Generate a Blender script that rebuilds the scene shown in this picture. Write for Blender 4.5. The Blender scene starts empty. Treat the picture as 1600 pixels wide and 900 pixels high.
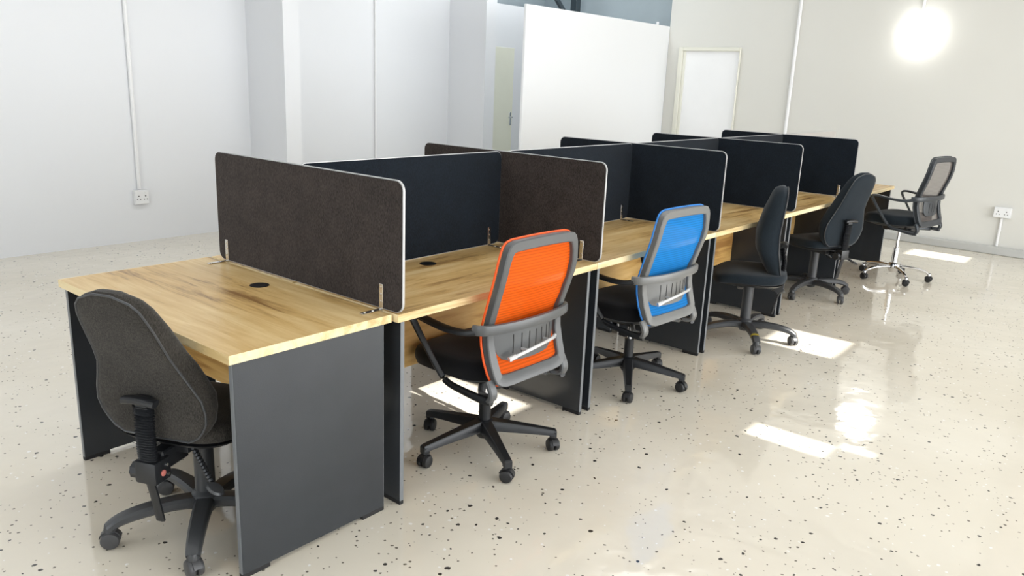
import bpy, bmesh, math, random
from mathutils import Vector, Matrix
random.seed(7)
PI = math.pi
S = bpy.context.scene
COL = S.collection

# ------------------------------------------------------------------ camera
cam_d = bpy.data.cameras.new('camera'); cam = bpy.data.objects.new('camera', cam_d); COL.objects.link(cam)
cam_d.sensor_width = 36.0; cam_d.lens = 1231.9 / 1600 * 36.0; cam_d.clip_start = .05
right = Vector((0.64186156, -0.76575499, 0.04041067))
down = Vector((-0.1692616, -0.19288148, -0.96651293))
fwd = Vector((0.74790657, 0.61352753, -0.25341612))
M = Matrix(((right.x, -down.x, -fwd.x, -1.1218), (right.y, -down.y, -fwd.y, -1.9273),
            (right.z, -down.z, -fwd.z, 1.5262), (0, 0, 0, 1)))
cam.matrix_world = M
S.camera = cam

# ------------------------------------------------------------------ light
w = bpy.data.worlds.new('World'); S.world = w; w.use_nodes = True
w.node_tree.nodes['Background'].inputs[0].default_value = (.80, .90, 1.0, 1)
w.node_tree.nodes['Background'].inputs[1].default_value = 2.0

def light(name, kind, loc, energy, color=(1, 1, 1), aim=None, **kw):
    d = bpy.data.lights.new(name, kind); d.energy = energy; d.color = color
    for k, v in kw.items(): setattr(d, k, v)
    o = bpy.data.objects.new(name, d); COL.objects.link(o); o.location = loc
    if aim is not None:
        o.rotation_euler = (Vector(aim) - Vector(loc)).to_track_quat('-Z', 'Z').to_euler()
    return o
SUN_EL = math.radians(40); SUN_AZ = math.radians(3)      # from the glazed side, a little from the right
sd = Vector((math.sin(SUN_AZ) * math.cos(SUN_EL), -math.cos(SUN_AZ) * math.cos(SUN_EL), math.sin(SUN_EL)))
light('sun', 'SUN', sd * 20, 16.0, (1.0, .97, .92), (0, 0, 0), angle=math.radians(.35))
light('daylight_front_glazing', 'AREA', (2.2, -6.75, 1.75), 1050, (.97, .985, 1.0), (1.5, 0, 1.5), shape='RECTANGLE', size=12.0, size_y=2.9)
light('daylight_side_glazing', 'AREA', (-5.7, -.5, 1.75), 430, (.93, .97, 1.0), (0, -.5, 1.6), shape='RECTANGLE', size=8.0, size_y=2.9)
light('overhead_fill', 'AREA', (1.8, 1.6, 3.93), 120, (.97, .99, 1.0), (1.8, 1.6, 0), shape='RECTANGLE', size=9.0, size_y=1.1)  # added fill under the closed ceiling, no opening here; lifts worktops and walls
light('rear_fill', 'AREA', (6.7, 3.75, 3.93), 75, (.9, .96, 1.0), (6.7, 4.3, 0), shape='RECTANGLE', size=2.6, size_y=.6)  # added fill behind the partition, no opening above; brightens pilaster and cream door
S.view_settings.view_transform = 'Standard'; S.view_settings.look = 'None'
S.view_settings.exposure = -0.67; S.view_settings.gamma = 1.0; S.view_settings.use_curve_mapping = False

# ------------------------------------------------------------------ materials
MATS = {}
def srgb(r, g, b):
    f = lambda c: ((c / 255 + .055) / 1.055) ** 2.4 if c > 10 else c / 255 / 12.92
    return (f(r), f(g), f(b), 1)
def mat(name, col, rough=.5, metal=0.0, spec=.5, bump=None, var=None, coat=0):
    m = bpy.data.materials.new(name); m.use_nodes = True; nt = m.node_tree; p = nt.nodes['Principled BSDF']
    p.inputs['Base Color'].default_value = col; p.inputs['Roughness'].default_value = rough
    p.inputs['Metallic'].default_value = metal; p.inputs['Specular IOR Level'].default_value = spec
    if coat: p.inputs['Coat Weight'].default_value = coat
    if bump or var:
        tc = nt.nodes.new('ShaderNodeTexCoord')
    if bump:
        n = nt.nodes.new('ShaderNodeTexNoise'); n.inputs['Scale'].default_value = bump[0]; n.inputs['Detail'].default_value = 3
        nt.links.new(tc.outputs['Object'], n.inputs['Vector'])
        b = nt.nodes.new('ShaderNodeBump'); b.inputs['Strength'].default_value = bump[1]; b.inputs['Distance'].default_value = .002
        nt.links.new(n.outputs['Fac'], b.inputs['Height']); nt.links.new(b.outputs['Normal'], p.inputs['Normal'])
    if var:
        n = nt.nodes.new('ShaderNodeTexNoise'); n.inputs['Scale'].default_value = var[0]; n.inputs['Detail'].default_value = 4
        nt.links.new(tc.outputs['Object'], n.inputs['Vector'])
        r = nt.nodes.new('ShaderNodeValToRGB')
        r.color_ramp.elements[0].position = .3; r.color_ramp.elements[1].position = .7
        r.color_ramp.elements[0].color = tuple(c * (1 - var[1]) for c in col[:3]) + (1,)
        r.color_ramp.elements[1].color = tuple(min(1, c * (1 + var[1])) for c in col[:3]) + (1,)
        nt.links.new(n.outputs['Fac'], r.inputs['Fac']); nt.links.new(r.outputs['Color'], p.inputs['Base Color'])
    MATS[name] = m
    return m

mat('wall_paint', (.775, .785, .805, 1), .55, spec=.25, bump=(60, .08), var=(.8, .015))
mat('wall_paint_warm', (.69, .68, .635, 1), .55, spec=.25, bump=(60, .08), var=(.8, .015))
mat('partition_paint', (.86, .87, .88, 1), .5, spec=.25, bump=(60, .05))
mat('ceiling_sheet', (.72, .73, .74, 1), .6, var=(1.5, .03))
mat('wall_cool_light_tint', (.38, .44, .47, 1), .55, var=(2, .06))  # cool daylight on the wall, put into its colour as blue-grey
mat('steel_dark', (.03, .045, .055, 1), .5)
mat('door_cream', (.80, .80, .68, 1), .45, var=(3, .02))
mat('door_white', (.86, .86, .86, 1), .4, var=(3, .02))
mat('frame_cream', (.74, .73, .64, 1), .4)
mat('white_plastic', (.82, .82, .82, 1), .35)
mat('socket_dark', (.06, .06, .06, 1), .5)
mat('trunking_grey', (.52, .52, .50, 1), .35, metal=.2)
mat('graphite_board', (.028, .032, .037, 1), .22, spec=.5, bump=(300, .12), var=(3, .12))
mat('graphite_edge_sheen', (.16, .17, .18, 1), .3)  # same dark board, colour lightened for the glancing reflection along its edges
mat('black_plastic', (.012, .013, .015, 1), .38, bump=(400, .1))
mat('grey_plastic', (.045, .047, .050, 1), .36, bump=(400, .1))
mat('chair_frame_grey', (.085, .088, .090, 1), .32, bump=(300, .08))
mat('chair_frame_silver', (.15, .15, .145, 1), .30, bump=(300, .08))
mat('chair_frame_black', (.03, .036, .042, 1), .34, bump=(300, .08))
mat('caster_grey', (.05, .05, .052, 1), .4)
mat('caster_tread', (.014, .014, .015, 1), .5)
mat('chrome', (.82, .82, .83, 1), .12, metal=1)
mat('bracket_steel', (.72, .69, .64, 1), .25, metal=1)
mat('silver_lever', (.62, .62, .62, 1), .35, metal=.5)
mat('grommet_black', (.006, .006, .007, 1), .4)
mat('screen_trim', (.50, .50, .50, 1), .4, metal=.3)
mat('yellow_mark', srgb(150, 132, 40), .5)
mat('pink_button', srgb(190, 110, 100), .5)
mat('rubber_foot', (.01, .01, .011, 1), .6)

def fabric(name, col, scale=420, contrast=.35, rough=.95):
    m = bpy.data.materials.new(name); m.use_nodes = True; nt = m.node_tree; p = nt.nodes['Principled BSDF']
    p.inputs['Roughness'].default_value = rough; p.inputs['Specular IOR Level'].default_value = .15
    p.inputs['Sheen Weight'].default_value = .12; p.inputs['Sheen Roughness'].default_value = .5
    tc = nt.nodes.new('ShaderNodeTexCoord')
    n1 = nt.nodes.new('ShaderNodeTexNoise'); n1.inputs['Scale'].default_value = scale; n1.inputs['Detail'].default_value = 2
    mp = nt.nodes.new('ShaderNodeMapping'); mp.inputs['Scale'].default_value = (1, 1, .35)
    nt.links.new(tc.outputs['Object'], mp.inputs['Vector']); nt.links.new(mp.outputs['Vector'], n1.inputs['Vector'])
    n2 = nt.nodes.new('ShaderNodeTexNoise'); n2.inputs['Scale'].default_value = 9; n2.inputs['Detail'].default_value = 3
    nt.links.new(tc.outputs['Object'], n2.inputs['Vector'])
    mx = nt.nodes.new('ShaderNodeMath'); mx.operation = 'MULTIPLY_ADD'; mx.inputs[1].default_value = .75
    nt.links.new(n1.outputs['Fac'], mx.inputs[0])
    m2 = nt.nodes.new('ShaderNodeMath'); m2.operation = 'MULTIPLY'; m2.inputs[1].default_value = .25
    nt.links.new(n2.outputs['Fac'], m2.inputs[0]); nt.links.new(m2.outputs[0], mx.inputs[2])
    r = nt.nodes.new('ShaderNodeValToRGB'); r.color_ramp.elements[0].position = .34; r.color_ramp.elements[1].position = .68
    r.color_ramp.elements[0].color = tuple(c * (1 - contrast) for c in col[:3]) + (1,)
    r.color_ramp.elements[1].color = tuple(c * (1 + contrast) for c in col[:3]) + (1,)
    nt.links.new(mx.outputs[0], r.inputs['Fac']); nt.links.new(r.outputs['Color'], p.inputs['Base Color'])
    b = nt.nodes.new('ShaderNodeBump'); b.inputs['Strength'].default_value = .3; b.inputs['Distance'].default_value = .0008
    nt.links.new(n1.outputs['Fac'], b.inputs['Height']); nt.links.new(b.outputs['Normal'], p.inputs['Normal'])
    MATS[name] = m
fabric('screen_fabric', (.036, .028, .025, 1), 330, contrast=.6)
fabric('screen_fabric_navy', (.006, .010, .016, 1), 330, contrast=.45)
fabric('screen_fabric_glare', (.48, .46, .43, 1), contrast=.08)  # glare on the last spine screen, put into the fabric colour
fabric('chair_fabric', (.036, .032, .027, 1), 360, .6)
fabric('chair_fabric_slate', (.014, .020, .026, 1), 500, .3)
fabric('seat_fabric', (.005, .005, .006, 1), 500, .3)

def wood(name, base, dark, light_, rough=.35, gs=1.0):
    m = bpy.data.materials.new(name); m.use_nodes = True; nt = m.node_tree; p = nt.nodes['Principled BSDF']
    L = nt.links.new
    tc = nt.nodes.new('ShaderNodeTexCoord'); oi = nt.nodes.new('ShaderNodeObjectInfo')
    ad = nt.nodes.new('ShaderNodeVectorMath'); ad.operation = 'MULTIPLY_ADD'
    ad.inputs[1].default_value = (1, 1, 1)
    sc = nt.nodes.new('ShaderNodeVectorMath'); sc.operation = 'SCALE'; sc.inputs[0].default_value = (7, 13, 3)
    L(oi.outputs['Random'], sc.inputs['Scale']); L(tc.outputs['Object'], ad.inputs[0]); L(sc.outputs[0], ad.inputs[2])
    mp = nt.nodes.new('ShaderNodeMapping'); mp.inputs['Scale'].default_value = (1.6 * gs, 16 * gs, 16 * gs)
    L(ad.outputs[0], mp.inputs['Vector'])
    n1 = nt.nodes.new('ShaderNodeTexNoise'); n1.inputs['Scale'].default_value = 1.6; n1.inputs['Detail'].default_value = 6
    n1.inputs['Roughness'].default_value = .62; n1.inputs['Distortion'].default_value = .5
    L(mp.outputs[0], n1.inputs['Vector'])
    mp2 = nt.nodes.new('ShaderNodeMapping'); mp2.inputs['Scale'].default_value = (.9 * gs, 4.5 * gs, 4.5 * gs); L(ad.outputs[0], mp2.inputs['Vector'])
    n2 = nt.nodes.new('ShaderNodeTexNoise'); n2.inputs['Scale'].default_value = 1.4; n2.inputs['Detail'].default_value = 3; L(mp2.outputs[0], n2.inputs['Vector'])
    mx = nt.nodes.new('ShaderNodeMath'); mx.operation = 'MULTIPLY_ADD'; mx.inputs[1].default_value = .55; L(n1.outputs['Fac'], mx.inputs[0])
    m2 = nt.nodes.new('ShaderNodeMath'); m2.operation = 'MULTIPLY'; m2.inputs[1].default_value = .45; L(n2.outputs['Fac'], m2.inputs[0]); L(m2.outputs[0], mx.inputs[2])
    r = nt.nodes.new('ShaderNodeValToRGB'); e = r.color_ramp.elements
    e[0].position = .37; e[0].color = dark; e[1].position = .64; e[1].color = light_
    k = e.new(.47); k.color = base
    L(mx.outputs[0], r.inputs['Fac']); L(r.outputs['Color'], p.inputs['Base Color'])
    p.inputs['Roughness'].default_value = rough; p.inputs['Specular IOR Level'].default_value = .4
    b = nt.nodes.new('ShaderNodeBump'); b.inputs['Strength'].default_value = .12; b.inputs['Distance'].default_value = .001
    L(n1.outputs['Fac'], b.inputs['Height']); L(b.outputs['Normal'], p.inputs['Normal'])
    MATS[name] = m
wood('oak_top', srgb(200, 165, 106), srgb(134, 98, 54), srgb(222, 195, 144), .34)
wood('oak_edge', srgb(230, 208, 160), srgb(200, 172, 120), srgb(242, 226, 188), .4)
wood('oak_panel', srgb(200, 158, 92), srgb(160, 116, 62), srgb(222, 186, 124), .45)

def mesh_fabric(name, col, see=.12, tl=.35):
    m = bpy.data.materials.new(name); m.use_nodes = True; nt = m.node_tree; L = nt.links.new
    p = nt.nodes['Principled BSDF']; out = nt.nodes['Material Output']
    tc = nt.nodes.new('ShaderNodeTexCoord')
    wv = nt.nodes.new('ShaderNodeTexWave'); wv.bands_direction = 'Z'; wv.inputs['Scale'].default_value = 26; wv.inputs['Distortion'].default_value = .4
    L(tc.outputs['Object'], wv.inputs['Vector'])
    r = nt.nodes.new('ShaderNodeValToRGB'); e = r.color_ramp.elements
    e[0].position = .1; e[0].color = tuple(c * .78 for c in col[:3]) + (1,); e[1].position = .6; e[1].color = col
    L(wv.outputs['Fac'], r.inputs['Fac']); L(r.outputs['Color'], p.inputs['Base Color'])
    p.inputs['Roughness'].default_value = .7; p.inputs['Specular IOR Level'].default_value = .2
    t = nt.nodes.new('ShaderNodeBsdfTranslucent'); L(r.outputs['Color'], t.inputs['Color'])
    tr = nt.nodes.new('ShaderNodeBsdfTransparent')
    m1 = nt.nodes.new('ShaderNodeMixShader'); m1.inputs[0].default_value = tl; L(p.outputs[0], m1.inputs[1]); L(t.outputs[0], m1.inputs[2])
    m2 = nt.nodes.new('ShaderNodeMixShader'); m2.inputs[0].default_value = see; L(m1.outputs[0], m2.inputs[1]); L(tr.outputs[0], m2.inputs[2])
    L(m2.outputs[0], out.inputs['Surface'])
    MATS[name] = m
mesh_fabric('orange_mesh', (.95, .13, .004, 1), .06)
mesh_fabric('blue_mesh', (.015, .26, .72, 1), .06)
mesh_fabric('taupe_mesh', (.20, .175, .16, 1), .30)
mat('orange_piping', (.85, .10, .01, 1), .6)
mat('blue_piping', (.02, .20, .60, 1), .6)
mat('taupe_piping', (.03, .036, .042, 1), .6)

def floor_material():
    m = bpy.data.materials.new('epoxy_flake_floor'); m.use_nodes = True; nt = m.node_tree; L = nt.links.new
    p = nt.nodes['Principled BSDF']; tc = nt.nodes.new('ShaderNodeTexCoord')
    big = nt.nodes.new('ShaderNodeTexNoise'); big.inputs['Scale'].default_value = .9; big.inputs['Detail'].default_value = 3
    L(tc.outputs['Object'], big.inputs['Vector'])
    r = nt.nodes.new('ShaderNodeValToRGB'); e = r.color_ramp.elements
    e[0].position = .3; e[0].color = (.69, .63, .52, 1); e[1].position = .7; e[1].color = (.78, .73, .63, 1)
    L(big.outputs['Fac'], r.inputs['Fac'])
    col = r.outputs['Color']
    def flakes(col, scale, keep, size, c, seed):
        warp = nt.nodes.new('ShaderNodeTexNoise'); warp.inputs['Scale'].default_value = scale * 2.2; L(tc.outputs['Object'], warp.inputs['Vector'])
        ws = nt.nodes.new('ShaderNodeVectorMath'); ws.operation = 'MULTIPLY_ADD'; ws.inputs[1].default_value = (.35 / scale,) * 3
        of = nt.nodes.new('ShaderNodeVectorMath'); of.operation = 'ADD'; of.inputs[1].default_value = (seed, seed * 1.7, 0)
        L(tc.outputs['Object'], of.inputs[0])
        L(warp.outputs['Color'], ws.inputs[0]); L(of.outputs[0], ws.inputs[2])
        v = nt.nodes.new('ShaderNodeTexVoronoi'); v.voronoi_dimensions = '2D'; v.inputs['Scale'].default_value = scale; L(ws.outputs[0], v.inputs['Vector'])
        sp = nt.nodes.new('ShaderNodeSeparateColor'); L(v.outputs['Color'], sp.inputs[0])
        dn = nt.nodes.new('ShaderNodeTexNoise'); dn.inputs['Scale'].default_value = 1.7; L(of.outputs[0], dn.inputs['Vector'])
        dk = nt.nodes.new('ShaderNodeMapRange'); dk.inputs['From Min'].default_value = .35; dk.inputs['From Max'].default_value = .7; dk.inputs['To Min'].default_value = keep * .35; dk.inputs['To Max'].default_value = keep * 1.8
        L(dn.outputs['Fac'], dk.inputs['Value'])
        k = nt.nodes.new('ShaderNodeMath'); k.operation = 'LESS_THAN'; L(sp.outputs[0], k.inputs[0]); L(dk.outputs[0], k.inputs[1])
        sz = nt.nodes.new('ShaderNodeMath'); sz.operation = 'MULTIPLY'; sz.inputs[1].default_value = size; L(sp.outputs[1], sz.inputs[0])
        d = nt.nodes.new('ShaderNodeMath'); d.operation = 'LESS_THAN'; L(v.outputs['Distance'], d.inputs[0]); L(sz.outputs[0], d.inputs[1])
        a = nt.nodes.new('ShaderNodeMath'); a.operation = 'MULTIPLY'; L(k.outputs[0], a.inputs[0]); L(d.outputs[0], a.inputs[1])
        mx = nt.nodes.new('ShaderNodeMix'); mx.data_type = 'RGBA'; L(a.outputs[0], mx.inputs[0]); L(col, mx.inputs[6]); mx.inputs[7].default_value = c
        return mx.outputs[2]
    col = flakes(col, 24, .10, .20, (.05, .045, .04, 1), 0)
    col = flakes(col, 46, .14, .24, (.17, .15, .12, 1), 3.3)
    col = flakes(col, 36, .08, .22, (.86, .84, .80, 1), 7.1)
    L(col, p.inputs['Base Color'])
    rn = nt.nodes.new('ShaderNodeMapRange'); rn.inputs['To Min'].default_value = .035; rn.inputs['To Max'].default_value = .11
    L(big.outputs['Fac'], rn.inputs['Value']); L(rn.outputs[0], p.inputs['Roughness'])
    p.inputs['Specular IOR Level'].default_value = .85
    und = nt.nodes.new('ShaderNodeTexNoise'); und.inputs['Scale'].default_value = 7; und.inputs['Detail'].default_value = 2; L(tc.outputs['Object'], und.inputs['Vector'])
    b = nt.nodes.new('ShaderNodeBump'); b.inputs['Strength'].default_value = .35; b.inputs['Distance'].default_value = .008
    L(und.outputs['Fac'], b.inputs['Height']); L(b.outputs['Normal'], p.inputs['Normal'])
    MATS['floor'] = m
floor_material()

# ------------------------------------------------------------------ mesh helpers
class MB:
    def __init__(s): s.bm = bmesh.new()
    def box(s, x0, x1, y0, y1, z0, z1, bev=0.0, seg=1, mtx=None):
        b = bmesh.new(); bmesh.ops.create_cube(b, size=1)
        for v in b.verts:
            v.co = Vector(((x0 + x1) / 2 + v.co.x * (x1 - x0), (y0 + y1) / 2 + v.co.y * (y1 - y0), (z0 + z1) / 2 + v.co.z * (z1 - z0)))
        if bev: bmesh.ops.bevel(b, geom=b.edges[:], offset=bev, segments=seg, affect='EDGES', profile=.6)
        return s._merge(b, mtx)
    def _merge(s, b, mtx=None):
        if mtx is not None: bmesh.ops.transform(b, matrix=mtx, verts=b.verts)
        t = bpy.data.meshes.new('t'); b.to_mesh(t); b.free(); s.bm.from_mesh(t); bpy.data.meshes.remove(t)
        return s
    def rings(s, rings, closed=False, cap=True):
        vs = [[s.bm.verts.new(p) for p in r] for r in rings]; n = len(vs[0])
        m = len(vs)
        for i in range(m if closed else m - 1):
            a, c = vs[i], vs[(i + 1) % m]
            for j in range(n):
                k = (j + 1) % n
                try: s.bm.faces.new((a[j], a[k], c[k], c[j]))
                except ValueError: pass
        if cap and not closed:
            s.bm.faces.new(list(reversed(vs[0]))); s.bm.faces.new(vs[-1])
        return s
    def tube(s, path, rx, ry=None, n=8, up=(0, 0, 1), closed=False, square=0.0):
        """sweep an (rounded) section along path; rx, ry scalars or lists; ry along the 'up' side"""
        P = [Vector(p) for p in path]; N = len(P)
        ry = rx if ry is None else ry
        RX = rx if isinstance(rx, (list, tuple)) else [rx] * N
        RY = ry if isinstance(ry, (list, tuple)) else [ry] * N
        up = Vector(up); R = []; prev = None
        for i in range(N):
            if closed: t = P[(i + 1) % N] - P[i - 1]
            else: t = P[min(i + 1, N - 1)] - P[max(i - 1, 0)]
            t.normalize()
            u = (prev if prev is not None else up)
            if abs(t.dot(up)) < .93: u = up
            sx = t.cross(u)
            if sx.length < 1e-5: sx = t.cross(Vector((1, 0, 0)))
            sx.normalize(); uu = sx.cross(t).normalized(); prev = uu
            ring = []
            for j in range(n):
                a = 2 * PI * (j + .5) / n; ca, sa = math.cos(a), math.sin(a)
                if square:
                    e = 1 - square
                    ca = math.copysign(abs(ca) ** e, ca); sa = math.copysign(abs(sa) ** e, sa)
                ring.append(P[i] + sx * (ca * RX[i]) + uu * (sa * RY[i]))
            R.append(ring)
        return s.rings(R, closed)
    def lathe(s, prof, n=16, mtx=None):
        b = MB(); R = []
        for r, z in prof:
            R.append([(max(r, 1e-4) * math.cos(2 * PI * j / n), max(r, 1e-4) * math.sin(2 * PI * j / n), z) for j in range(n)])
        b.rings(R)
        if mtx is not None: bmesh.ops.transform(b.bm, matrix=mtx, verts=b.bm.verts)
        t = bpy.data.meshes.new('t'); b.bm.to_mesh(t); b.bm.free(); s.bm.from_mesh(t); bpy.data.meshes.remove(t)
        return s
    def mesh(s, name, mt, angle=35):
        bmesh.ops.recalc_face_normals(s.bm, faces=s.bm.faces)
        me = bpy.data.meshes.new(name); s.bm.to_mesh(me); s.bm.free()
        for p in me.polygons: p.use_smooth = True
        me.set_sharp_from_angle(angle=math.radians(angle))
        me.materials.append(MATS[mt]); return me
    def build(s, name, mt, parent=None, angle=35):
        return link(name, s.mesh(name, mt, angle), parent)
def link(name, me, parent=None, loc=None, rz=None):
    o = bpy.data.objects.new(name, me); COL.objects.link(o); o.parent = parent
    if loc is not None: o.location = loc
    if rz is not None: o.rotation_euler = (0, 0, rz)
    return o
def smooth_path(pts, k=4):
    P = [Vector(p) for p in pts]; out = []
    for i in range(len(P) - 1):
        p0 = P[max(i - 1, 0)]; p1 = P[i]; p2 = P[i + 1]; p3 = P[min(i + 2, len(P) - 1)]
        for j in range(k):
            t = j / k
            out.append(.5 * ((2 * p1) + (p2 - p0) * t + (2 * p0 - 5 * p1 + 4 * p2 - p3) * t * t + (3 * p1 - p0 - 3 * p2 + p3) * t ** 3))
    out.append(P[-1]); return out
def lerp_tab(tab, x):
    if x <= tab[0][0]: return tab[0][1]
    for (a, va), (b, vb) in zip(tab, tab[1:]):
        if x <= b:
            t = (x - a) / (b - a); t = t * t * (3 - 2 * t) * .5 + t * .5
            return va + (vb - va) * t
    return tab[-1][1]
def thing(name, label, cat, loc=(0, 0, 0), rz=0, group=None):
    o = link(name, None, None, loc, rz); o['label'] = label; o['category'] = cat
    o.empty_display_size = .1
    if group: o['group'] = group
    return o
def tag(o, label, cat, group=None):
    o['label'] = label; o['category'] = cat
    if group: o['group'] = group
    return o
def struct(o, label=None):
    o['kind'] = 'structure'
    if label: o['label'] = label
    return o

# ------------------------------------------------------------------ setting
XR, YB, XL, YF, ZC = 8.24, 5.07, -5.5, -6.5, 4.0
struct(MB().box(XL - .2, XR + 1.0, YF - .2, YB + 1.0, -.12, 0).build('floor', 'floor'), 'cream glossy epoxy floor with dark flakes')
wb = struct(MB().box(XL, 6.02, YB, YB + .2, 0, ZC).build('wall_back', 'wall_paint'), 'white painted back wall')
# lower stretch of back wall with the cream door beyond the second pilaster
struct(MB().box(6.02, XR + .45, YB, YB + .2, 0, 2.48).build('wall_back_low', 'wall_paint'), 'lower grey-white wall with cream door')
struct(MB().box(6.02, XR + 1.0, YB + .5, YB + .6, 0, ZC).build('wall_back_cool_tint', 'wall_cool_light_tint'), 'wall above the low wall, cool light put into its blue-grey colour')  # upper wall tinted blue-grey in place of cool daylight
struct(MB().box(3.27, 3.44, 4.47, YB, 0, ZC).build('trim_1', 'wall_paint'), 'white pilaster standing out from the back wall')
struct(MB().box(6.02, 6.2, 4.48, YB, 0, ZC).build('trim_2', 'wall_paint'), 'white pilaster left of the cream door')
struct(MB().box(XR, XR + .2, YF, 3.33, 0, ZC).build('wall_right', 'wall_paint_warm'), 'off-white right wall')
mat('taupe_paint', (.46, .41, .37, 1), .5)
struct(MB().box(XR - .12, XR - .0005, -2.6, -1.27, 0, ZC).build('trim_3', 'taupe_paint'), 'taupe pier on the right wall')
struct(MB().box(XR + .25, XR + .45, 3.33, YB + .5, 0, ZC).build('wall_right_recess', 'wall_cool_light_tint'), 'recessed wall above the partition, cool light put into its blue-grey colour')  # right wall carried on, its bluish light put into the colour
pt = struct(MB().box(5.33, XR, 3.33, 3.36, 0, 2.28, .003).build('wall_partition', 'partition_paint'), 'freestanding white partition wall')
MB().box(7.93, 7.96, 3.333, 3.357, 2.28, 2.315, .003).build('cap', 'white_plastic', pt)
# steel post and brace of the roof frame behind the partition
rf = thing('steel_roof_post', 'dark steel post with a diagonal brace above the white partition', 'steel post', (8.20, 4.80, 0))
MB().box(-.05, .05, -.05, .05, 0, ZC, .004).build('post', 'steel_dark', rf)
MB().tube([(0, 0, 2.25), (-.55, .12, 2.85)][::1], .035, .035, 4, square=.0).build('brace', 'steel_dark', rf)

# front (glazed) wall behind the camera, side wall, ceiling with skylights
def wall_openings(axis, c0, c1, a0, a1, z1, opens, name, mt):
    mb = MB(); cuts = sorted({a0, a1} | {o[0] for o in opens} | {o[1] for o in opens})
    def bx(u0, u1, z0, zz):
        if axis == 'y': mb.box(u0, u1, c0, c1, z0, zz)
        else: mb.box(c0, c1, u0, u1, z0, zz)
    for u0, u1 in zip(cuts, cuts[1:]):
        o = [q for q in opens if q[0] <= u0 and q[1] >= u1]
        if o:
            if o[0][2] > 0: bx(u0, u1, 0, o[0][2])
            bx(u0, u1, o[0][3], z1)
        else: bx(u0, u1, 0, z1)
    return struct(mb.build(name, mt))
fo = [(-4.4, -1.2, .3, 3.2), (-.9, 2.3, .3, 3.2), (2.6, 5.8, .3, 3.2)]
wall_openings('y', YF - .2, YF, XL, XR, ZC, fo, 'wall_front', 'wall_paint')
so = [(-4.5, -1.6, .3, 3.2), (-1.2, 2.0, .3, 3.2)]
wall_openings('x', XL - .2, XL, YF, YB, ZC, so, 'wall_left', 'wall_paint')
def win_frame(axis, c, o, n):
    mb = MB(); u0, u1, z0, z1 = o
    def bx(a, b, z, zz):
        if axis == 'y': mb.box(a, b, c - .03, c + .03, z, zz)
        else: mb.box(c - .03, c + .03, a, b, z, zz)
    bx(u0, u1, z0, z0 + .06); bx(u0, u1, z1 - .06, z1)
    for i in range(4):
        u = u0 + (u1 - u0 - .05) * i / 3; bx(u, u + .05, z0, z1)
    struct(mb.build('window_%d' % n, 'steel_dark'))
for i, o in enumerate(fo): win_frame('y', YF - .1, o, i + 1)
for i, o in enumerate(so): win_frame('x', XL - .1, o, i + 4)
# ceiling: roof sheets with skylight openings (the sun falls through them onto the floor)
kx, ky = ZC / math.tan(SUN_EL) * math.sin(SUN_AZ), -ZC / math.tan(SUN_EL) * math.cos(SUN_AZ)
patches = [(1.42, 1.72, .24, .80), (2.18, 2.335, -1.02, -.645), (2.335, 2.395, -1.18, -1.03), (3.56, 3.98, -.60, -.13), (7.45, 7.83, -.57, 0.0)]
holes = [(a + kx, b + kx, c + ky, d + ky) for a, b, c, d in patches]
xs = sorted({XL - .2, XR + 1.0} | {h[0] for h in holes} | {h[1] for h in holes}); ys = sorted({YF - .2, YB + 1} | {h[2] for h in holes} | {h[3] for h in holes})
mb = MB()
for x0, x1 in zip(xs, xs[1:]):
    run = None
    for y0, y1 in zip(ys, ys[1:]):
        hit = any(h[0] <= x0 + 1e-6 and h[1] >= x1 - 1e-6 and h[2] <= y0 + 1e-6 and h[3] >= y1 - 1e-6 for h in holes)
        if hit:
            if run is not None: mb.box(x0, x1, run, y0, ZC, ZC + .02); run = None
        elif run is None: run = y0
    if run is not None: mb.box(x0, x1, run, ys[-1], ZC, ZC + .02)
ce = struct(mb.build('ceiling', 'ceiling_sheet'), 'roof sheeting with small skylights')
for x in (-2.6, .4, 4.9, 7.98):
    MB().box(x - .06, x + .06, YF if x < 7 else -2.2, YB, ZC - .26, ZC - .02).build('rafter', 'steel_dark', ce)

# doors
d1 = struct(link('door_1', None, None, (6.78, YB, 0)), 'cream door in the low wall behind the partition')
MB().box(-.34, .46, -.012, .0, .01, 1.95, .003).build('door_leaf', 'door_cream', d1)
hd = MB().box(.40, .435, -.022, -.012, .95, 1.12, .003).build('handle_plate', 'chrome', d1)
MB().tube([(.418, -.02, 1.06), (.418, -.055, 1.06), (.33, -.06, 1.06)], .009, n=6).build('handle', 'chrome', hd)
d2 = struct(link('door_2', None, None, (XR, 2.73, 0)), 'white door in a cream frame in the right wall')
MB().box(-.006, .0, -.39, .37, .01, 1.985).build('door_leaf', 'door_white', d2)
for y0, y1, z0, z1 in ((.37, .43, 0, 2.03), (-.40, -.385, 0, 2.03), (-.385, .37, 1.985, 2.03)):
    MB().box(-.035, 0, y0, y1, z0, z1, .006).build('door_frame', 'frame_cream', d2)
MB().box(-.018, 0, .335, .37, .01, 1.985, .003).build('door_stop', 'frame_cream', d2)

# skirting trunking on the right wall
tr = MB().box(XR - .051, XR - .001, -1.265, 3.3, 0, .085, .008).build('trunking', 'trunking_grey')
tag(tr, 'grey cable trunking along the foot of the right wall', 'trunking')
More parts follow.
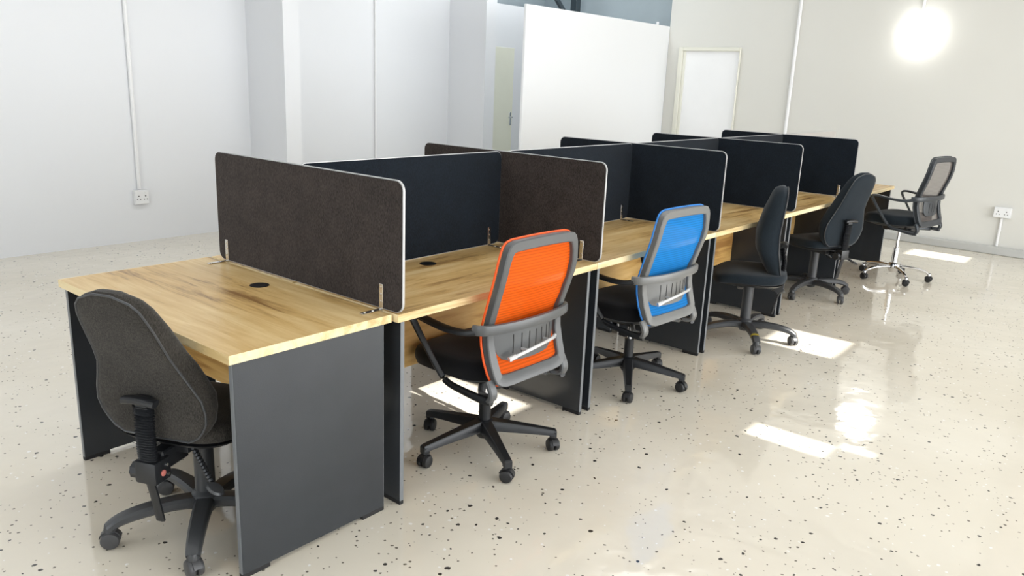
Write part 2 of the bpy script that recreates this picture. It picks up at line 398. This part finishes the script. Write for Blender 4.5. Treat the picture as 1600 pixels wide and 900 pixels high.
# conduits
def conduit(name, pts, label, r=.014):
    o = thing(name, label, 'conduit', (pts[0][0], pts[0][1], 0))
    b = Vector((pts[0][0], pts[0][1], 0))
    MB().tube([Vector(p) - b for p in pts], r, n=10, up=(1, 0, 0)).build('pipe', 'white_plastic', o)
    z0, z1 = sorted((pts[0][2], pts[-1][2])); k = max(1, int((z1 - z0) / .9))
    n = Vector((1, 0, 0)) if 'right' in label or 'lamp' in label else Vector((0, 1, 0))
    for i in range(k):
        z = z0 + (i + .55) * (z1 - z0) / k
        MB().tube([Vector((0, 0, z - .008)), Vector((0, 0, z + .008))], r + .004, n=10, up=(1, 0, 0)).build('saddle_clip', 'white_plastic', o)
    return o
conduit('wall_conduit', [(2.13, YB - .016, .47), (2.13, YB - .016, ZC - .005)], 'white conduit running down the back wall to the double socket', .017)
conduit('wall_conduit', [(4.85, YB - .013, .05), (4.85, YB - .013, ZC - .005)], 'thin white conduit on the back wall between the two pilasters', .011)
conduit('wall_conduit', [(XR - .018, 1.67, .09), (XR - .018, 1.67, ZC - .005)], 'white conduit up the right wall beside the white door', .019)
conduit('wall_conduit', [(XR - .014, -.68, .087), (XR - .014, -.68, .385)], 'short white conduit below the socket on the right wall', .013)
conduit('wall_conduit', [(XR - .016, .38, 2.358), (XR - .016, .38, ZC - .005)], 'white conduit rising from the round wall lamp', .015)
def socket(loc, rz, label, wd, hg):
    o = thing('double_socket', label, 'socket', loc, rz)
    MB().box(-wd / 2, wd / 2, -.045, 0, -hg / 2, hg / 2, .006, 2).build('box', 'white_plastic', o)
    f = MB().box(-wd / 2 + .003, wd / 2 - .003, -.052, -.045, -hg / 2 + .003, hg / 2 - .003, .003).build('face_plate', 'white_plastic', o)
    mb = MB()
    for s in (-1, 1):
        cx = s * wd * .24
        for dx, dz, r in ((0, .012, .0062), (-.013, -.016, .005), (.013, -.016, .005)):
            mb.lathe([(r, 0), (r, .0012)], 8, Matrix.Translation((cx + dx, -.0518, dz)) @ Matrix.Rotation(PI / 2, 4, 'X'))
    mb.build('pin_holes', 'socket_dark', f)['kind'] = 'stuff'
    for s in (-1, 1): MB().box(s * wd * .24 - .008, s * wd * .24 + .008, -.056, -.051, hg * .30, hg * .30 + .014, .002).build('switch', 'white_plastic', f)
socket((2.135, YB, .40), 0, 'white double wall socket on the back wall at left', .125, .125)
socket((XR, -.68, .435), -PI / 2, 'white double wall socket low on the right wall', .155, .105)

# round wall lamp
m = bpy.data.materials.new('lamp_glass'); m.use_nodes = True
m.node_tree.nodes['Principled BSDF'].inputs['Emission Color'].default_value = (1, .99, .96, 1)
m.node_tree.nodes['Principled BSDF'].inputs['Emission Strength'].default_value = 13
MATS['lamp_glass'] = m
lp = thing('wall_lamp', 'glowing round bulkhead lamp high on the right wall', 'lamp', (XR, .38, 2.18))
Rx = Matrix.Rotation(-PI / 2, 4, 'Y')
MB().lathe([(.175, 0), (.18, .01), (.18, .03), (.17, .04)], 32, Rx).build('base_ring', 'white_plastic', lp)
MB().lathe([(.165, .034), (.186, .038), (.190, .055), (.184, .08), (.16, .105), (.12, .125), (.06, .137), (.001, .140)], 32, Rx).build('diffuser', 'lamp_glass', lp)

# ------------------------------------------------------------------ desks
X = [.6207, 1.835, 3.0425, 4.2025, 5.39, 6.692]
W, T, TH = 1.192, .74, .028
def make_desk(L, D, label, loc, rz, inset, mod_y, mod_z, grom, group, extra=False):
    o = thing('office_desk', label, 'desk', loc, rz, group)
    e = .002
    top = MB().box(e, L - e, e, D - e, T - TH, T).build('worktop', 'oak_top', o)
    for i, (a, b, c, d) in enumerate(((0, L, 0, e), (0, L, D - e, D), (0, e, e, D - e), (L - e, L, e, D - e))):
        MB().box(a, b, c, d, T - TH, T + .0004, .0005).build('edge_band', 'oak_edge', top)
    zt = T - TH
    for x0 in (inset, L - inset - .018):
        p = MB().box(x0, x0 + .018, .018, D - .025, .016, zt).build('side_panel', 'graphite_board', o)
        for y0, y1 in ((.016, .018), (D - .025, D - .023)):
            MB().box(x0, x0 + .018, y0, y1, .016, zt, .0008).build('edge_band', 'graphite_edge_sheen', p)
        for y0, y1 in ((.016, .115), (D - .122, D - .023)):
            MB().box(x0 - .001, x0 + .019, y0, y1, 0, .017, .002).build('foot', 'rubber_foot', p)
    mo = MB().box(inset + .018, L - inset - .018, mod_y, mod_y + .016, mod_z, zt, .0008).build('modesty_panel', 'oak_panel', o)
    g = MB().lathe([(.001, .0), (.034, .0), (.036, .001), (.036, .0022), (.033, .003), (.024, .0032), (.001, .0034)], 28, Matrix.Translation((grom[0], grom[1], T))).build('cable_grommet', 'grommet_black', o)
    if extra:
        MB().box(L - inset - .075, L - inset - .045, mod_y - .006, mod_y, mod_z - .022, mod_z + .004, .001).build('fixing_block', 'white_plastic', o)
    return o
make_desk(W - .0207, .612, 'oak-topped end desk at the near left with graphite sides, set crosswise to the row', (0, W, 0), -PI / 2, .014, .425, .315, (W - .64, .50), 'oak and graphite office desks', True)
fl = ['oak-topped desk with the orange mesh chair pulled up to it',
      'oak-topped desk with the blue mesh chair pulled up to it',
      'oak-topped desk just right of the blue chair, with a black task chair seen side-on',
      'oak-topped desk at the black task chair nearest the chrome-based chair',
      'far right oak-topped desk by the wall, at the chrome-based mesh chair']
bl = ['oak desk behind the screens, back to back with the orange chair desk',
      'oak desk behind the screens, back to back with the blue chair desk',
      'oak desk behind the screens, back to back with the third desk of the front row',
      'oak desk behind the screens, back to back with the fourth desk of the front row',
      'oak desk behind the pale screen, back to back with the far right desk']
for i in range(5):
    L = X[i + 1] - X[i] - .003
    make_desk(L, .588, fl[i], (X[i] + .0015, 0, 0), 0, .027, .385, .345, (L * .51, .49), 'oak and graphite office desks')
    make_desk(L, .588, bl[i], (X[i + 1] - .0015, W, 0), PI, .027, .385, .345, (L * .51, .49), 'oak and graphite office desks')

# ------------------------------------------------------------------ screens
SB, ST, TK = T + .004, 1.1976, .014
def rrect(a0, a1, z0, z1, r, n=6):
    out = []
    for cx, cz, s in ((a1 - r, z0 + r, -PI / 2), (a1 - r, z1 - r, 0), (a0 + r, z1 - r, PI / 2), (a0 + r, z0 + r, PI)):
        for i in range(n + 1):
            t = s + PI / 2 * i / n; out.append((cx + r * math.cos(t), cz + r * math.sin(t)))
    return out
def bracket_mesh():
    mb = MB()
    mb.box(-.010, .010, -.003, 0, 0, .092, .0012)            # upright leg flat on the screen
    mb.box(-.010, .010, -.090, 0, 0, .0035, .0012)           # foot on the desk
    for z in (.03, .055, .08): mb.lathe([(.0045, 0), (.0045, .0012), (.002, .002)], 8, Matrix.Translation((0, -.003, z)) @ Matrix.Rotation(PI / 2, 4, 'X'))
    for y in (-.04, -.075): mb.lathe([(.0045, 0), (.0045, .0012), (.002, .002)], 8, Matrix.Translation((0, y, .0035)))
    return mb.mesh('bracket', 'bracket_steel')
BR = bracket_mesh()
def screen(length, label, loc, rz, mt, brackets, group='desk screens', r=.035):
    """local x along the length, faces at local y = -TK/2 and +TK/2"""
    o = thing('desk_screen', label, 'desk screen', loc, rz, group)
    tw = .003
    inn = rrect(tw, length - tw, SB + tw - T, ST - tw - T, r - tw); outl = rrect(0, length, SB - T, ST - T, r)
    h = TK / 2
    mb = MB()
    mb.rings([[(x, y, z) for x, z in inn] for y in (-h, h)])
    mb.build('fabric_panel', mt, o)
    mb = MB(); hh = h - .0025
    mb.rings([[(x, -hh, z) for x, z in inn], [(x, -hh, z) for x, z in outl], [(x, hh, z) for x, z in outl], [(x, hh, z) for x, z in inn]], closed=True)
    mb.build('edge_trim', 'screen_trim', o)
    for bx, side in brackets:
        b = link('bracket', BR, o, (bx, -h if side < 0 else h, .0006), 0 if side < 0 else PI)
        b['label'] = 'polished steel L-bracket'
    return o
yn, yf = -.016, 1.133
cl = ['dark brown-grey fabric screen across the near end desk, largest in view',
      'black fabric cross screen behind the orange chair, between first and second bay',
      'black fabric cross screen behind the blue chair, between second and third bay',
      'navy-black fabric cross screen behind the side-on black task chair',
      'farthest dark cross screen, in front of the pale screen']
for i in range(5):
    x = X[i] + (.012 if i == 0 else 0)
    # local +x -> world -y, local -y -> world -x
    screen(yf - yn, cl[i], (x, yf, T), -PI / 2, 'screen_fabric' if i < 2 else 'screen_fabric_navy', [(.062, -1), (yf - yn - .105, -1)])
sl = ['long black spine screen behind the orange chair desk', 'charcoal spine screen behind the blue chair desk',
      'charcoal spine screen behind the third desk of the front row', 'charcoal spine screen behind the fourth desk of the front row',
      'spine screen at the far right end of the row, glare put into its pale colour']
for i in range(5):
    a = X[i] + .03; b = X[i + 1] - .016
    screen(b - a, sl[i], (a, .590, T), 0, 'screen_fabric_glare' if i == 4 else 'screen_fabric_navy', [(.06, -1), (b - a - .075, -1)])

# ------------------------------------------------------------------ chairs: shared pieces
def caster_mesh(r):
    mb = MB()
    for s in (-1, 1):
        M_ = Matrix.Translation((s * .004, 0, r)) @ Matrix.Rotation(s * PI / 2, 4, 'Y')
        mb.lathe([(.001, 0), (r - .003, 0), (r, .003), (r, .014), (r - .003, .019), (r - .011, .021), (.001, .0215)], 18, M_)
    # hood over the wheels and the stem
    R = []
    for j in range(9):
        a = math.radians(15 + j * 19); c, s_ = math.cos(a), math.sin(a)
        R.append([(x, c * q, r + s_ * q) for x, q in ((-.012, r + .001), (-.012, r + .005), (.012, r + .005), (.012, r + .001))])
    mb.rings(R)
    mb.lathe([(.008, r), (.008, .062), (.011, .063), (.011, .078)], 10)
    return mb
CAST = {'grey': caster_mesh(.030).mesh('caster', 'caster_grey'), 'black': caster_mesh(.027).mesh('caster', 'caster_tread')}
def leg_mesh(style):
    mb = MB()
    if style == 'nylon':      # straight tapered beams ending in a square drop
        path = [(.02, .118), (.10, .110), (.20, .098), (.285, .087), (.305, .084)]
        wd = [.030, .026, .021, .018, .017]; hh = [.022, .020, .016, .013, .012]
        R = []
        for (x, z), a, h in zip(path, wd, hh):
            R.append([(x, -a, z - h), (x, a, z - h), (x, a * .92, z + h * .6), (x, a * .7, z + h), (x, -a * .7, z + h), (x, -a * .92, z + h * .6)])
        mb.rings(R)
        mb.box(.280, .310, -.0165, .0165, .060, .092, .003)
        return mb.mesh('base_leg', 'black_plastic')
    if style == 'arched':     # rounded arched plastic legs
        path = smooth_path([(.015, 0, .098), (.10, 0, .108), (.20, 0, .104), (.27, 0, .090), (.305, 0, .070)], 3)
        n = len(path); mb.tube(path, [.034 - .012 * i / (n - 1) for i in range(n)], [.024 - .009 * i / (n - 1) for i in range(n)], 10, square=.3)
        mb.lathe([(.019, .056), (.020, .064), (.016, .082)], 12, Matrix.Translation((.30, 0, 0)))
        return mb.mesh('base_leg', 'grey_plastic')
    path = smooth_path([(.015, 0, .105), (.09, 0, .112), (.18, 0, .105), (.25, 0, .088), (.285, 0, .062)], 3)
    n = len(path); mb.tube(path, [.017 - .005 * i / (n - 1) for i in range(n)], [.014 - .004 * i / (n - 1) for i in range(n)], 10)
    mb.lathe([(.013, .052), (.014, .062), (.012, .072)], 12, Matrix.Translation((.285, 0, 0)))
    return mb.mesh('base_leg', 'chrome')
LEG = {s: leg_mesh(s) for s in ('nylon', 'arched', 'chrome')}
def base(o, style, ang0, seat_z, caster_yaw):
    rr = {'nylon': .296, 'arched': .300, 'chrome': .285}[style]
    hubm = {'nylon': 'black_plastic', 'arched': 'grey_plastic', 'chrome': 'chrome'}[style]
    MB().lathe([(.001, .060), (.028, .060), (.034, .068), (.046, .086), (.050, .10), (.046, .128), (.036, .138), (.028, .142)], 20).build('base_hub', hubm, o)
    for k in range(5):
        a = math.radians(ang0 + 72 * k)
        l = link('base_leg', LEG[style], o, (0, 0, 0), a)
        c = link('caster', CAST['grey' if style == 'arched' else 'black'], l, (rr, 0, 0), math.radians(caster_yaw[k]))
    z0 = seat_z - .10
    if style == 'chrome':
        MB().lathe([(.025, .12), (.025, .26), (.027, .262), (.027, .272), (.022, .274)], 18).build('gas_column', 'chrome', o)
        MB().lathe([(.013, .26), (.013, z0 + .06)], 14).build('gas_rod', 'chrome', o)
    elif style == 'arched':
        MB().lathe([(.033, .12), (.033, z0 + .02), (.036, z0 + .02), (.036, z0 + .045)], 18).build('gas_column', 'grey_plastic', o)
    else:
        MB().lathe([(.025, .12), (.025, .235), (.026, .24), (.021, .241)], 18).build('gas_column', 'black_plastic', o)
        MB().lathe([(.014, .23), (.014, z0 + .06)], 14).build('gas_rod', 'chrome', o)
def sq_ring(hx, y0, y1, z, n=32, p=3.6, zf=None):
    out = []; cy, hy = (y0 + y1) / 2, (y1 - y0) / 2
    for j in range(n):
        a = 2 * PI * j / n; c, s = math.cos(a), math.sin(a)
        x = hx * math.copysign(abs(c) ** (2 / p), c); y = cy + hy * math.copysign(abs(s) ** (2 / p), s)
        out.append((x, y, z + (zf(x, y) if zf else 0)))
    return out
def cushion(mb, hx, y0, y1, z0, z1, dip=.022, crown=.008):
    zf = lambda x, y: -dip * max(0, (y - (y1 - .16)) / .16) ** 2 + .010 * max(0, (-.05 - y) / .2)
    h = z1 - z0
    R = []
    for s, t in ((.05, 0), (.6, 0), (.90, .01), (.965, .12), (.995, .35), (1, .55), (.992, .75), (.965, .90), (.91, .985), (.75, 1.03), (.45, 1.08), (.05, 1.10)):
        cy = (y0 + y1) / 2; hy = (y1 - y0) / 2 * s
        R.append(sq_ring(hx * s, cy - hy, cy + hy, z0 + h * t, zf=zf))
    mb.rings(R); return mb

# ------------------------------------------------------------------ mesh-back chair
YP = [(.36, -.242), (.40, -.240), (.44, -.226), (.50, -.206), (.55, -.192), (.63, -.187), (.72, -.219), (.79, -.242), (.86, -.256), (.935, -.263), (.98, -.265)]
def yprof(z): return lerp_tab(YP, z)
HALF = [(.0, .398), (.06, .398), (.12, .398), (.16, .400), (.19, .408), (.208, .422), (.218, .45), (.222, .50), (.223, .56), (.224, .62), (.226, .68), (.229, .74), (.230, .80), (.227, .85), (.219, .895), (.211, .928), (.202, .948), (.187, .962), (.16, .969), (.10, .971), (.05, .972)]
OUT = [(x, z) for x, z in HALF] + [(0, .9722)] + [(-x, z) for x, z in reversed(HALF[1:])]
def inset_poly(P, d):
    n = len(P); out = []
    for i in range(n):
        a, b = Vector(P[i - 1]), Vector(P[(i + 1) % n]); t = (b - a).normalized(); nrm = Vector((-t.y, t.x))
        dd = d(*P[i]) if callable(d) else d
        out.append((P[i][0] + nrm.x * dd, P[i][1] + nrm.y * dd))
    return out
def mesh_chair(label, loc, yaw, colour, style, ang0, cy, dz=0.0, frame='chair_frame_grey', seatm='seat_fabric', lever=True):
    o = thing('mesh_office_chair', label, 'chair', (loc[0], loc[1], 0), math.radians(yaw), 'office chairs')
    base(o, style, ang0 - yaw, .42 + dz, cy)
    def P(x, y, z): return (x, y, z + dz)
    # seat and its shell
    st = cushion(MB(), .240, -.200, .262, .388 + dz, .474 + dz).build('seat', seatm, o)
    R = [sq_ring(.19 * s, -.17 * s + .02, .20 * s + .02, z + dz) for s, z in ((.6, .368), (.95, .370), (1.05, .382), (1.12, .396))]
    MB().rings(R).build('seat_shell', 'black_plastic', o)
    mc = MB().box(-.075, .075, -.13, .10, .325 + dz, .372 + dz, .012, 2).build('tilt_mechanism', 'black_plastic', o)
    MB().lathe([(.03, 0), (.034, .004), (.034, .03), (.028, .036)], 14, Matrix.Translation((0, .10, .345 + dz)) @ Matrix.Rotation(-PI / 2, 4, 'X')).build('tension_knob', 'black_plastic', mc)
    MB().tube([P(.07, .02, .35), P(.16, .02, .348), P(.25, .025, .335)], [.005, .005, .010], [.005, .005, .005], 8).build('height_lever', 'black_plastic', mc)
    # back frame
    wd = lambda x, z: .033 + .010 * max(0, min(1, (.62 - z) / .12)) + .002 * max(0, min(1, (.46 - z) / .04)) + .008 * max(0, min(1, (z - .9) / .06))
    inn = inset_poly(OUT, wd)
    bev = .004
    def L3(poly, dy): return [P(x, yprof(z) + dy, z) for x, z in poly]
    o1 = inset_poly(OUT, bev); i1 = inset_poly(OUT, lambda x, z: wd(x, z) - bev)
    dpt = .016
    MB().rings([L3(OUT, -dpt + bev), L3(o1, -dpt), L3(i1, -dpt), L3(inn, -dpt + bev), L3(inn, dpt - bev), L3(i1, dpt), L3(o1, dpt), L3(OUT, dpt - bev)], closed=True).build('back_frame', frame, o)
    # piping of the mesh cover round the front edge
    pp = inset_poly(OUT, -.001)
    fr = MB().tube([P(x, yprof(z) + dpt + .003, z) for x, z in pp], .0048, n=6, up=(0, 1, 0), closed=True).build('cover_piping', colour + '_piping', o)
    # mesh sheet with thickness, filling the frame
    n = 22; R = []
    mid = inset_poly(OUT, .018)
    half = [(abs(x), z) for x, z in mid if x >= -1e-6]; half.sort(key=lambda q: q[1])
    rows = []
    zmin, zmax = min(z for _, z in mid), max(z for _, z in mid)
    tab = sorted({round(z, 4): x for x, z in half}.items())
    for i in range(41):
        z = zmin + (zmax - zmin) * i / 40; hx = max(.02, lerp_tab(tab, z))
        rows.append([(hx * (2 * j / n - 1), z) for j in range(n + 1)])
    bm = MB()
    front = [[bm.bm.verts.new(P(x, yprof(z) + .006 - .012 * (1 - (x / .24) ** 2), z)) for x, z in r] for r in rows]
    for i in range(40):
        for j in range(n):
            bm.bm.faces.new((front[i][j], front[i + 1][j], front[i + 1][j + 1], front[i][j + 1]))
    bm.build('mesh_back', colour + '_mesh', o)
    # arm bar bowed behind the frame
    bar = smooth_path([P(-.262, -.165, .628), P(-.240, -.212, .632), P(-.14, -.240, .632), P(0, -.250, .632), P(.14, -.240, .632), P(.240, -.212, .632), P(.262, -.165, .628)], 5)
    MB().tube(bar, .011, .021, 10, square=.35).build('arm_bar', frame, o)
    # lumbar plate with slots
    Z = [.615, .58, .55, .518, .497, .486]; HX = [.182, .181, .177, .165, .145, .112]
    mb = MB()
    R = []
    m_ = 18
    for z, hx in zip(Z, HX):
        if not lever: hx *= .72
        row = []
        for j in range(m_ + 1):
            x = hx * (2 * j / m_ - 1); row.append(P(x, -.240 + .045 * (x / .18) ** 2, z))
        row += [P(x, y + .008, zz - dz) for x, y, zz in reversed(row)]
        R.append(row)
    mb.rings(R)
    lum = mb.build('lumbar_support', frame, o)
    mb = MB()
    for x in (-.10, -.06, -.02, .02, .06, .10, .13)[0 if lever else 1:7 if lever else 5]:
        y = -.240 + .045 * (x / .18) ** 2
        mb.box(x - .002, x + .002, y - .0012, y + .002, .515 + dz, .592 + dz)
    mb.build('slots', 'grommet_black', lum)['kind'] = 'stuff'
    lv = MB().tube(smooth_path([P(-.125, -.252, .512), P(-.095, -.262, .520), P(0, -.270, .535), P(.085, -.262, .540), P(.125, -.250, .540)], 4), .006, .0075, 8)
    lv.tube([P(-.145, -.246, .505), P(-.115, -.256, .515)], [.010, .009], [.011, .010], 8)
    lv.tube([P(.112, -.255, .54), P(.135, -.246, .542)], [.008, .007], [.010, .009], 8)
    lv.tube([P(-.06, -.235, .528), P(-.06, -.266, .528)], .006, n=8); lv.tube([P(.075, -.235, .54), P(.075, -.264, .54)], .006, n=8)
    if lever: lv.build('lumbar_lever', 'silver_lever', lum)
    # arms: top rest, front bend, strut down to the seat, rail back to the frame foot
    for s in (-1, 1):
        pts = [(.250, -.195, .628), (.272, -.13, .612), (.285, -.05, .612), (.290, .04, .622), (.288, .11, .630), (.282, .148, .622), (.276, .142, .592), (.268, .085, .51), (.256, .01, .41), (.250, -.03, .378), (.240, -.10, .362), (.228, -.19, .350), (.222, -.232, .352)]
        wl = [.012, .016, .022, .022, .020, .016, .014, .012, .012, .014, .013, .014, .015]
        hl = [.014, .013, .011, .010, .010, .010, .010, .009, .010, .011, .013, .016, .018]
        k = 4; path = smooth_path([P(s * x, y, z) for x, y, z in pts], k)
        ex = lambda t: [t[min(i // k, len(t) - 1)] + (t[min(i // k + 1, len(t) - 1)] - t[min(i // k, len(t) - 1)]) * (i % k) / k for i in range(len(path))]
        MB().tube(path, ex(wl), ex(hl), 10, up=(0, .35, 1), square=.3).build('armrest', 'black_plastic' if frame != 'chair_frame_black' else frame, o)
        up_ = smooth_path([P(s * .222, -.215, .43), P(s * .221, -.232, .40), P(s * .220, -.236, .372), P(s * .216, -.215, .352), P(s * .19, -.15, .352), P(s * .10, -.08, .355)], 4)
        MB().tube(up_, .021, .012, 10, up=(0, -1, .2), square=.35).build('back_stay', frame, o)
    return o
mesh_chair('orange mesh-back office chair with black base', (1.21, .106), -1, 'orange', 'nylon', 24, (60, 200, 110, 320, 20))
mesh_chair('blue mesh-back office chair with black base', (2.345, .10), -4, 'blue', 'nylon', -3, (150, 20, 100, 250, 70), frame='chair_frame_silver')
mesh_chair('grey mesh-back office chair with chrome base near the right wall', (6.165, -.225), -10, 'taupe', 'chrome', 0, (30, 100, 200, 150, 70), dz=.10, frame='chair_frame_black', seatm='chair_fabric_slate', lever=False)

# ------------------------------------------------------------------ black fabric task chair
BH = [(0, .12), (.02, .155), (.06, .188), (.10, .199), (.14, .196), (.19, .174), (.24, .150), (.30, .136), (.36, .130), (.41, .124), (.455, .110), (.485, .083), (.50, .03)]
def task_chair(label, loc, yaw, ang0, cy, recline, back_z, fab, hgt=1.0, seat_dy=0.0, mark=False, post_low=.16, dyb=0.0, thick=1.0, bar_dz=0.0):
    o = thing('task_chair', label, 'chair', (loc[0], loc[1], 0), math.radians(yaw), 'office chairs')
    base(o, 'arched', ang0 - yaw, .42, cy)
    cushion(MB(), .228, -.215 + seat_dy, .225 + seat_dy, .400, .462, .03).build('seat', fab, o)
    R = [sq_ring(.205 * s, -.19 * s + seat_dy, .20 * s + seat_dy, z) for s, z in ((.75, .385), (.98, .388), (1.06, .402))]
    MB().rings(R).build('seat_shell', 'black_plastic', o)
    mc = MB().box(-.07, .07, -.16, .10, .352, .386, .008, 2).build('tilt_mechanism', 'black_plastic', o)
    # back cushion
    Htot = .50 * hgt
    base_y = -.175 + dyb
    def yc(h): return base_y + lerp_tab([(0, -.025), (.08, .020), (.17, .062), (.25, .068), (.34, .046), (.44, .022), (.5, .018)], h / hgt) - recline * h
    hs = [Htot * (.5 - .5 * math.cos(PI * i / 16)) for i in range(17)]
    outl = [(lerp_tab(BH, h / hgt), h) for h in hs] + [(-lerp_tab(BH, h / hgt), h) for h in reversed(hs)]
    ch = Htot * .45
    def yr(h): return base_y + .30 * (yc(h) + recline * h - base_y) - recline * h      # flatter rear shell
    def ring(s, t):
        f = (lambda h: .8 * yr(h) + .2 * yc(h)) if t <= -.02 else ((lambda h: .5 * yr(h) + .5 * yc(h)) if t < -.005 else yc)
        return [(x * s, f(ch + (h - ch) * s) + t, back_z + ch + (h - ch) * s) for x, h in outl]
    R = [ring(s, t) for s, t in ((.03, -.030), (.3, -.030), (.6, -.029), (.85, -.027), (.94, -.024), (.968, -.020), (.975, -.014), (.99, -.010), (1.0, .0), (.99, .014), (.95, .026 * thick), (.86, .036 * thick), (.6, .046 * thick), (.3, .050 * thick), (.03, .050 * thick))]
    bk = MB().rings(R).build('back_cushion', fab, o, 50)
    MB().tube([Vector(p) for p in ring(.972, -.021)], .0035, n=6, up=(0, 1, 0), closed=True).build('piping', 'grey_plastic', bk)
    # back bar with bellows
    pb = []
    z_hi = back_z + .205 + bar_dz; zb = .365 + bar_dz * .8
    yb = lambda z: yr(max(.10, z - back_z)) - .046
    N = 46; path = []; rad = []; ry = []
    for i in range(N):
        t = i / (N - 1); z = zb + .035 + (z_hi - .02 - zb - .035) * t
        path.append((0, yb(z) - .006 * math.sin(PI * t), z)); q = .0035 * (1 if i % 2 else -1)
        rad.append(.031 + q); ry.append(.013 + q)
    MB().tube(path, rad, ry, 12, up=(0, -1, 0), square=.3).build('bellows', 'black_plastic', o)
    cap = smooth_path([(-.055, yb(z_hi) - .006, z_hi - .004), (-.02, yb(z_hi) - .010, z_hi + .002), (.02, yb(z_hi) - .010, z_hi + .002), (.055, yb(z_hi) - .006, z_hi - .004)], 4)
    cp = MB().tube(cap, .018, .012, 12, up=(0, 0, 1), square=.25)
    cp.box(-.022, .022, yb(z_hi) - .008, yb(z_hi) + .028, z_hi - .03, z_hi + .008, .004)
    cp.build('back_bracket', 'black_plastic', o)
    y4 = yb(zb + .035)
    # bar foot: clamp block with buttons, arm to the mechanism, flat bar tail below
    bb = MB().box(-.038, .038, y4 - .022, y4 + .050, zb - .030, zb + .043, .008, 2).build('bar_clamp', 'black_plastic', o)
    MB().box(-.025, .025, y4 + .03, -.10, min(zb - .01, .352), .378, .005).build('bar_arm', 'black_plastic', o)
    mb = MB(); mb.lathe([(.010, 0), (.010, .003), (.006, .005)], 12, Matrix.Translation((.038, y4 + .012, zb)) @ Matrix.Rotation(PI / 2, 4, 'Y')); mb.build('button', 'pink_button', bb)
    for dy, dz_ in ((.03, .020), (.034, -.013)): MB().lathe([(.005, 0), (.005, .003)], 8, Matrix.Translation((.038, y4 + dy, zb + dz_)) @ Matrix.Rotation(PI / 2, 4, 'Y')).build('rivet', 'chrome', bb)
    MB().tube([(0, y4 - .004, zb - .02), (0, y4 + .012, zb - .085), (.0, y4 + .03, zb - .02 - post_low)], .016, .006, 8, up=(0, -1, 0), square=.3).build('bar_tail', 'black_plastic', bb)
    kn = MB(); Rk = []
    for i in range(3):
        Rk.append([((.026 + (.003 if j % 2 else 0)) * math.cos(2 * PI * j / 20), (.026 + (.003 if j % 2 else 0)) * math.sin(2 * PI * j / 20), .012 * i) for j in range(20)])
    kn.rings(Rk); bmesh.ops.transform(kn.bm, matrix=Matrix.Translation((-.040, y4 + .012, zb - .003)) @ Matrix.Rotation(-PI / 2, 4, 'Y'), verts=kn.bm.verts)
    kn.build('tension_knob', 'black_plastic', bb)
    # two bellows levers with paddles on the right-hand side
    for y0, dy in ((-.13, -.07), (.02, .02)):
        q = []; rr = []
        for i in range(25):
            t = i / 24; q.append((.06 + .12 * t, y0 + dy * t, .372 - .075 * t)); rr.append(.0085 + (.002 if i % 2 else -.001))
        lv = MB().tube(q, rr, n=8).build('lever', 'black_plastic', mc)
        pd = MB().lathe([(.001, -.006), (.020, -.006), (.025, 0), (.020, .006), (.001, .006)], 16, Matrix.Translation((.200, y0 + dy * 1.15, .283)) @ Matrix.Rotation(.5, 4, 'Y') @ Matrix.Diagonal((1.25, 1, 1, 1)))
        pd.build('paddle', 'grey_plastic', lv)
    if mark:
        k = [c for c in o.children if c.name.startswith('base_leg')][mark - 1]
        mk = MB().tube(smooth_path([(.232, 0, .0985), (.250, 0, .0950), (.262, 0, .0920)], 3), .0262, .0188, 10, square=.3).build('paint_mark', 'yellow_mark', k)
    return o
task_chair('black fabric task chair with bellows back bar at the near end desk', (.108, .40), -66, 17, (80, 150, 75, 300, 20), .38, .415, 'chair_fabric', 1.02, bar_dz=-.055)
task_chair('black task chair seen side-on, yellow mark on its base, right of blue chair', (3.53, -.03), 24, -142, (100, 30, 200, 60, 150), .0, .425, 'chair_fabric_slate', 1.12, mark=1, dyb=.03, thick=1.5)
task_chair('black task chair between the side-on black chair and the chrome-based chair', (5.03, .085), -24, -42, (60, 150, 20, 100, 220), .30, .425, 'chair_fabric_slate', 1.14, dyb=-.02)
